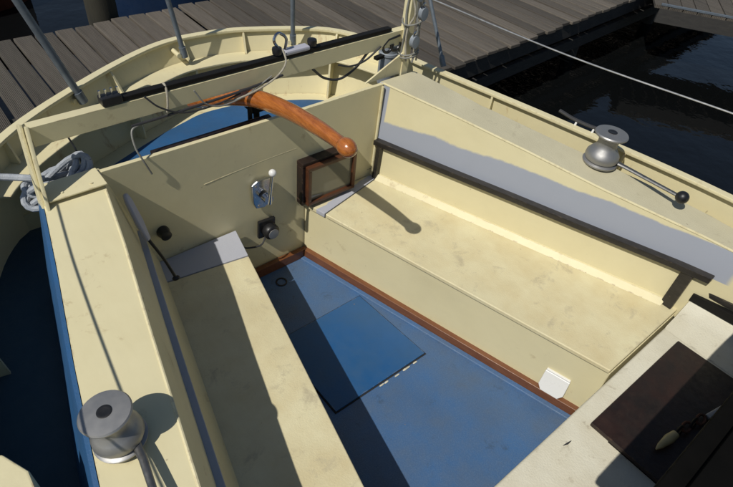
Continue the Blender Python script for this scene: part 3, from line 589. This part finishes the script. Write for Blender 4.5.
bm = bmesh.new(); obox(bm, (-.045, 2.024, .345), (1, 0, -.06), (0, 1, 0), (.06, 0, 1), .105, .022, .115); obj('square_base', bm, rubber, t, bevel=.006)
bm = bmesh.new(); lathe(bm, [(.044, 0), (.046, .01), (.045, .035), (.038, .045), (.020, .05)], 28)
for v in bm.verts: v.co = Vector((-.035 + v.co.x, 2.013 - v.co.z, .335 + v.co.y))
dl = obj('dial', bm, rubber, t, smooth=True)
bm = bmesh.new(); lathe(bm, [(.030, .045), (.031, .052), (.012, .054)], 24)
for v in bm.verts: v.co = Vector((-.035 + v.co.x, 2.013 - v.co.z, .335 + v.co.y))
obj('dial_face', bm, winchm, dl, smooth=True)
bm = bmesh.new(); tube(bm, spline([(-.06, 2.01, .30), (-.10, 1.99, .27), (-.17, 2.005, .27), (-.23, 2.018, .30)], 6), .005, 8); obj('cable', bm, cable, t, smooth=True)
t = thing('engine_stop_pull', (-.60, 2.02, .58), 'small black pull knob on the left half of the bulkhead', 'control')
bm = bmesh.new(); lathe(bm, [(.030, 0), (.031, .012), (.026, .03), (.026, .045), (.012, .05)], 20)
for v in bm.verts: v.co = Vector((-.598 + v.co.x, 2.034 - v.co.z, .585 + v.co.y))
obj('knob', bm, rubber, t, smooth=True)
# pump lever clipped to the left coaming
t = thing('pump_lever', (-.80, 1.8, .7), 'pale grey pump lever with black rod clipped inside the left coaming', 'lever')
a0 = Vector((-.735, 1.98, .90)); a1 = Vector((-.712, 1.88, .70)); a2 = Vector((-.655, 1.80, .50)); 
bm = bmesh.new(); dd = (a1 - a0).normalized(); nrm = Vector((.7, -.7, .7)).normalized(); sd_ = dd.cross(nrm).normalized(); nrm = sd_.cross(dd)
ring = lambda c_, w_, th: [c_ + sd_ * w_ + nrm * th, c_ - sd_ * w_ + nrm * th, c_ - sd_ * w_ - nrm * th, c_ + sd_ * w_ - nrm * th]
loft(bm, [ring(a0, .010, .009), ring(a0.lerp(a1, .15), .019, .010), ring(a0.lerp(a1, .6), .021, .011), ring(a1, .013, .009)]); obj('paddle', bm, paddlem, t, bevel=.008, seg=3)
bm = bmesh.new(); tube(bm, spline([a1 - dd * .01, a1.lerp(a2, .5) + Vector((.006, 0, 0)), a2], 5), .007, 10); obj('rod', bm, rubber, t, smooth=True)
bm = bmesh.new(); ball(bm, a2, .014, (1.3, .9, .8)); obj('rod_end', bm, rubber, t, smooth=True)
# white hinged cover on the seat front
t = thing('socket_cover', (.585, .5, .17), 'white plastic hinged cover on the right seat front near the wood strip', 'cover')
yy = .478; fx = FR(yy); d_ = Vector((FR(.4) - FR(.6), -.2, 0)).normalized(); nn_ = Vector((-d_.y, d_.x, 0)); nn_ = nn_ if nn_.x < 0 else -nn_
c0 = Vector((fx, yy, .148))
bm = bmesh.new(); obox(bm, c0 + nn_ * .006 + Vector((0, 0, .035)), d_, nn_, (0, 0, 1), .12, .014, .05); obj('hinge_plate', bm, whitepl, t, bevel=.003)
bm = bmesh.new(); pl = [(-.062, .054), (.062, .054), (.064, -.036), (.044, -.064), (-.044, -.064), (-.064, -.036)]
up = (Vector((0, 0, 1)) + nn_ * -.28).normalized()
loft(bm, [[c0 + nn_ * (.018 + o_) + d_ * a + up * b_ for a, b_ in pl] for o_ in (0, .012)]); obj('flap', bm, whitepl, t, bevel=.004)
bm = bmesh.new(); obox(bm, c0 + nn_ * .02 + Vector((0, 0, -.072)), d_, nn_, (0, 0, 1), .028, .02, .016); obj('catch', bm, rusty, t, bevel=.002)
# ------------------------------------------------------------------ loose things
t = thing('hatch_board', (.71, .06, .40), 'dark brown wooden hatch board lying on the white bridge deck', 'board')
bm = bmesh.new(); loft(bm, [[(.352, .208, z), (1.07, .20, z), (1.08, -.24, z), (.352, -.24, z)] for z in (.404, .426)]); obj('panel', bm, dkwood, t, bevel=.004)
bm = bmesh.new(); box(bm, .352, .376, -.23, .12, .400, .4035); obj('lip', bm, blackp, t)
t = thing('wooden_toggle', (.58, -.03, .43), 'yellowish pointed wooden toggle on a dark chain on the brown board', 'toggle')
bm = bmesh.new(); tube(bm, [(.452, -.018, .440), (.475, -.021, .445), (.53, -.028, .449), (.575, -.034, .449)], .01, 12, radii=[.003, .012, .020, .016], flat=.6); obj('toggle', bm, bone, t, smooth=True)
for k in range(4):
    bm = bmesh.new(); c0 = Vector((.60 + .042 * k, -.037 - .010 * k, .446)); r0 = .022
    tube(bm, [c0 + Vector((r0 * 1.3 * math.cos(q), r0 * .7 * math.sin(q) * (1 if k % 2 else .4), r0 * .5 * math.sin(q) * (.4 if k % 2 else 1))) for q in [2 * math.pi * j / 12 for j in range(13)]], .006, 6); obj('chain_link', bm, rusty if k % 2 else blackp, t, smooth=True)
bm = bmesh.new(); bar(bm, (.76, -.078, .442), (.93, -.115, .442), .022, .02); obj('bolt', bm, winchm, t, bevel=.004)
# coil of rope at the left quarter
t = thing('rope_coil', (-.93, 2.12, 1.0), 'coil of grey blue rope hanging behind the left traveller post', 'rope')
for k in range(8):
    bm = bmesh.new(); c0 = Vector((-.945 + random.uniform(-.03, .03), 2.12 + random.uniform(-.015, .02), .985 - .012 * k + random.uniform(-.008, .008))); rx = random.uniform(.095, .125); ry = random.uniform(.045, .075)
    tube(bm, [c0 + Vector((rx * math.cos(q), ry * math.sin(q), .025 * math.sin(q * 2 + k) + .03 * math.cos(q))) for q in [2 * math.pi * j / 22 for j in range(23)]], .0125, 8); obj('rope_turn', bm, ropem, t, smooth=True)
bm = bmesh.new(); tube(bm, [Vector((-.88 + .02 * math.cos(q), 2.10 + .06 * math.cos(q), .94 + .055 * math.sin(q))) for q in [2 * math.pi * j / 18 for j in range(19)]], .012, 8); obj('rope_wrap', bm, ropem, t, smooth=True)
wireline('mooring_rope', [(-.98, 2.13, .98), (-1.03, 2.16, .985), (-1.10, 2.22, .98), (-1.24, 2.28, 1.0), (-1.6, 2.6, .9), (-2.2, 3.2, .25)], .014, ropem, 'grey rope leading left over the bulwark from the coil', 'rope')
# cables on the beam
wireline('control_cable', [(-.62, 2.075, 1.135), (-.5, 2.07, 1.14), (-.3, 2.07, 1.15), (-.1, 2.065, 1.165), (.1, 2.06, 1.19)], .006, cable, 'dark cable tied along the underside of the traveller beam', 'cable')
wireline('hanging_cable', [(-.58, 2.075, 1.135), (-.625, 2.065, 1.12), (-.635, 2.035, 1.06), (-.62, 2.018, 1.0), (-.595, 2.022, .92)], .004, cable2, 'grey cable hanging from the beam down the bulkhead', 'cable')
wireline('looped_cable', [(.30, 2.10, 1.155), (.38, 2.11, 1.085), (.48, 2.11, 1.055), (.58, 2.11, 1.09), (.66, 2.11, 1.16)], .0065, cable, 'dark cable looping below the right half of the beam', 'cable')
wireline('looped_cable', [(.46, 2.10, 1.14), (.54, 2.10, 1.115), (.64, 2.10, 1.125), (.74, 2.10, 1.18)], .005, cable, 'shorter dark cable beneath the beam near the canister', 'cable')
wireline('traveller_rope', [(.12, 2.09, 1.30), (.11, 2.05, 1.25), (.05, 2.05, 1.19), (-.08, 2.055, 1.145), (-.2, 2.08, 1.12)], .0045, ropeb, 'pale rope running from the traveller car down to the tiller', 'rope')
bm = bmesh.new(); cxx = BL0 + d * .52; cen = cxx + Vector((0, 0, -.01))
tube(bm, [cen + Vector((.012 * math.sin(q), .034 * math.cos(q), .075 * math.sin(q))) for q in [2 * math.pi * j / 20 for j in range(21)]], .005, 8); o = obj('rope_lashing', bm, ropeb, None, smooth=True); tag(o, 'white rope lashing tied round the left part of the beam', 'rope')

bm = bmesh.new(); tube(bm, [(.19, .222, .402), (.21, .216, .404), (.235, .214, .402)], .004, 6, radii=[.001, .004, .001], flat=.35); o = obj('dry_leaf', bm, cable, None, smooth=True); tag(o, 'tiny dark dry leaf lying on the white bridge deck', 'leaf')

wireline('thin_cord', [(-.55, 2.06, 1.255), (-.50, 2.045, 1.20), (-.40, 2.05, 1.145), (-.25, 2.06, 1.135), (-.12, 2.07, 1.15)], .004, cable, 'thin dark cord slung under the beam beside the rope lashing', 'cord')
wireline('thin_cord', [(-.34, 2.062, 1.225), (-.30, 2.05, 1.16), (-.22, 2.055, 1.125), (-.10, 2.06, 1.14), (.04, 2.06, 1.20)], .0035, cable2, 'thin grey cord looping under the beam above the tiller root', 'cord')
wireline('thin_cord', [(-.86, 2.09, 1.17), (-.82, 2.2, 1.0), (-.79, 2.33, .78), (-.78, 2.38, .56)], .004, cable, 'thin dark cord leading from the beam down to the stern deck', 'cord')
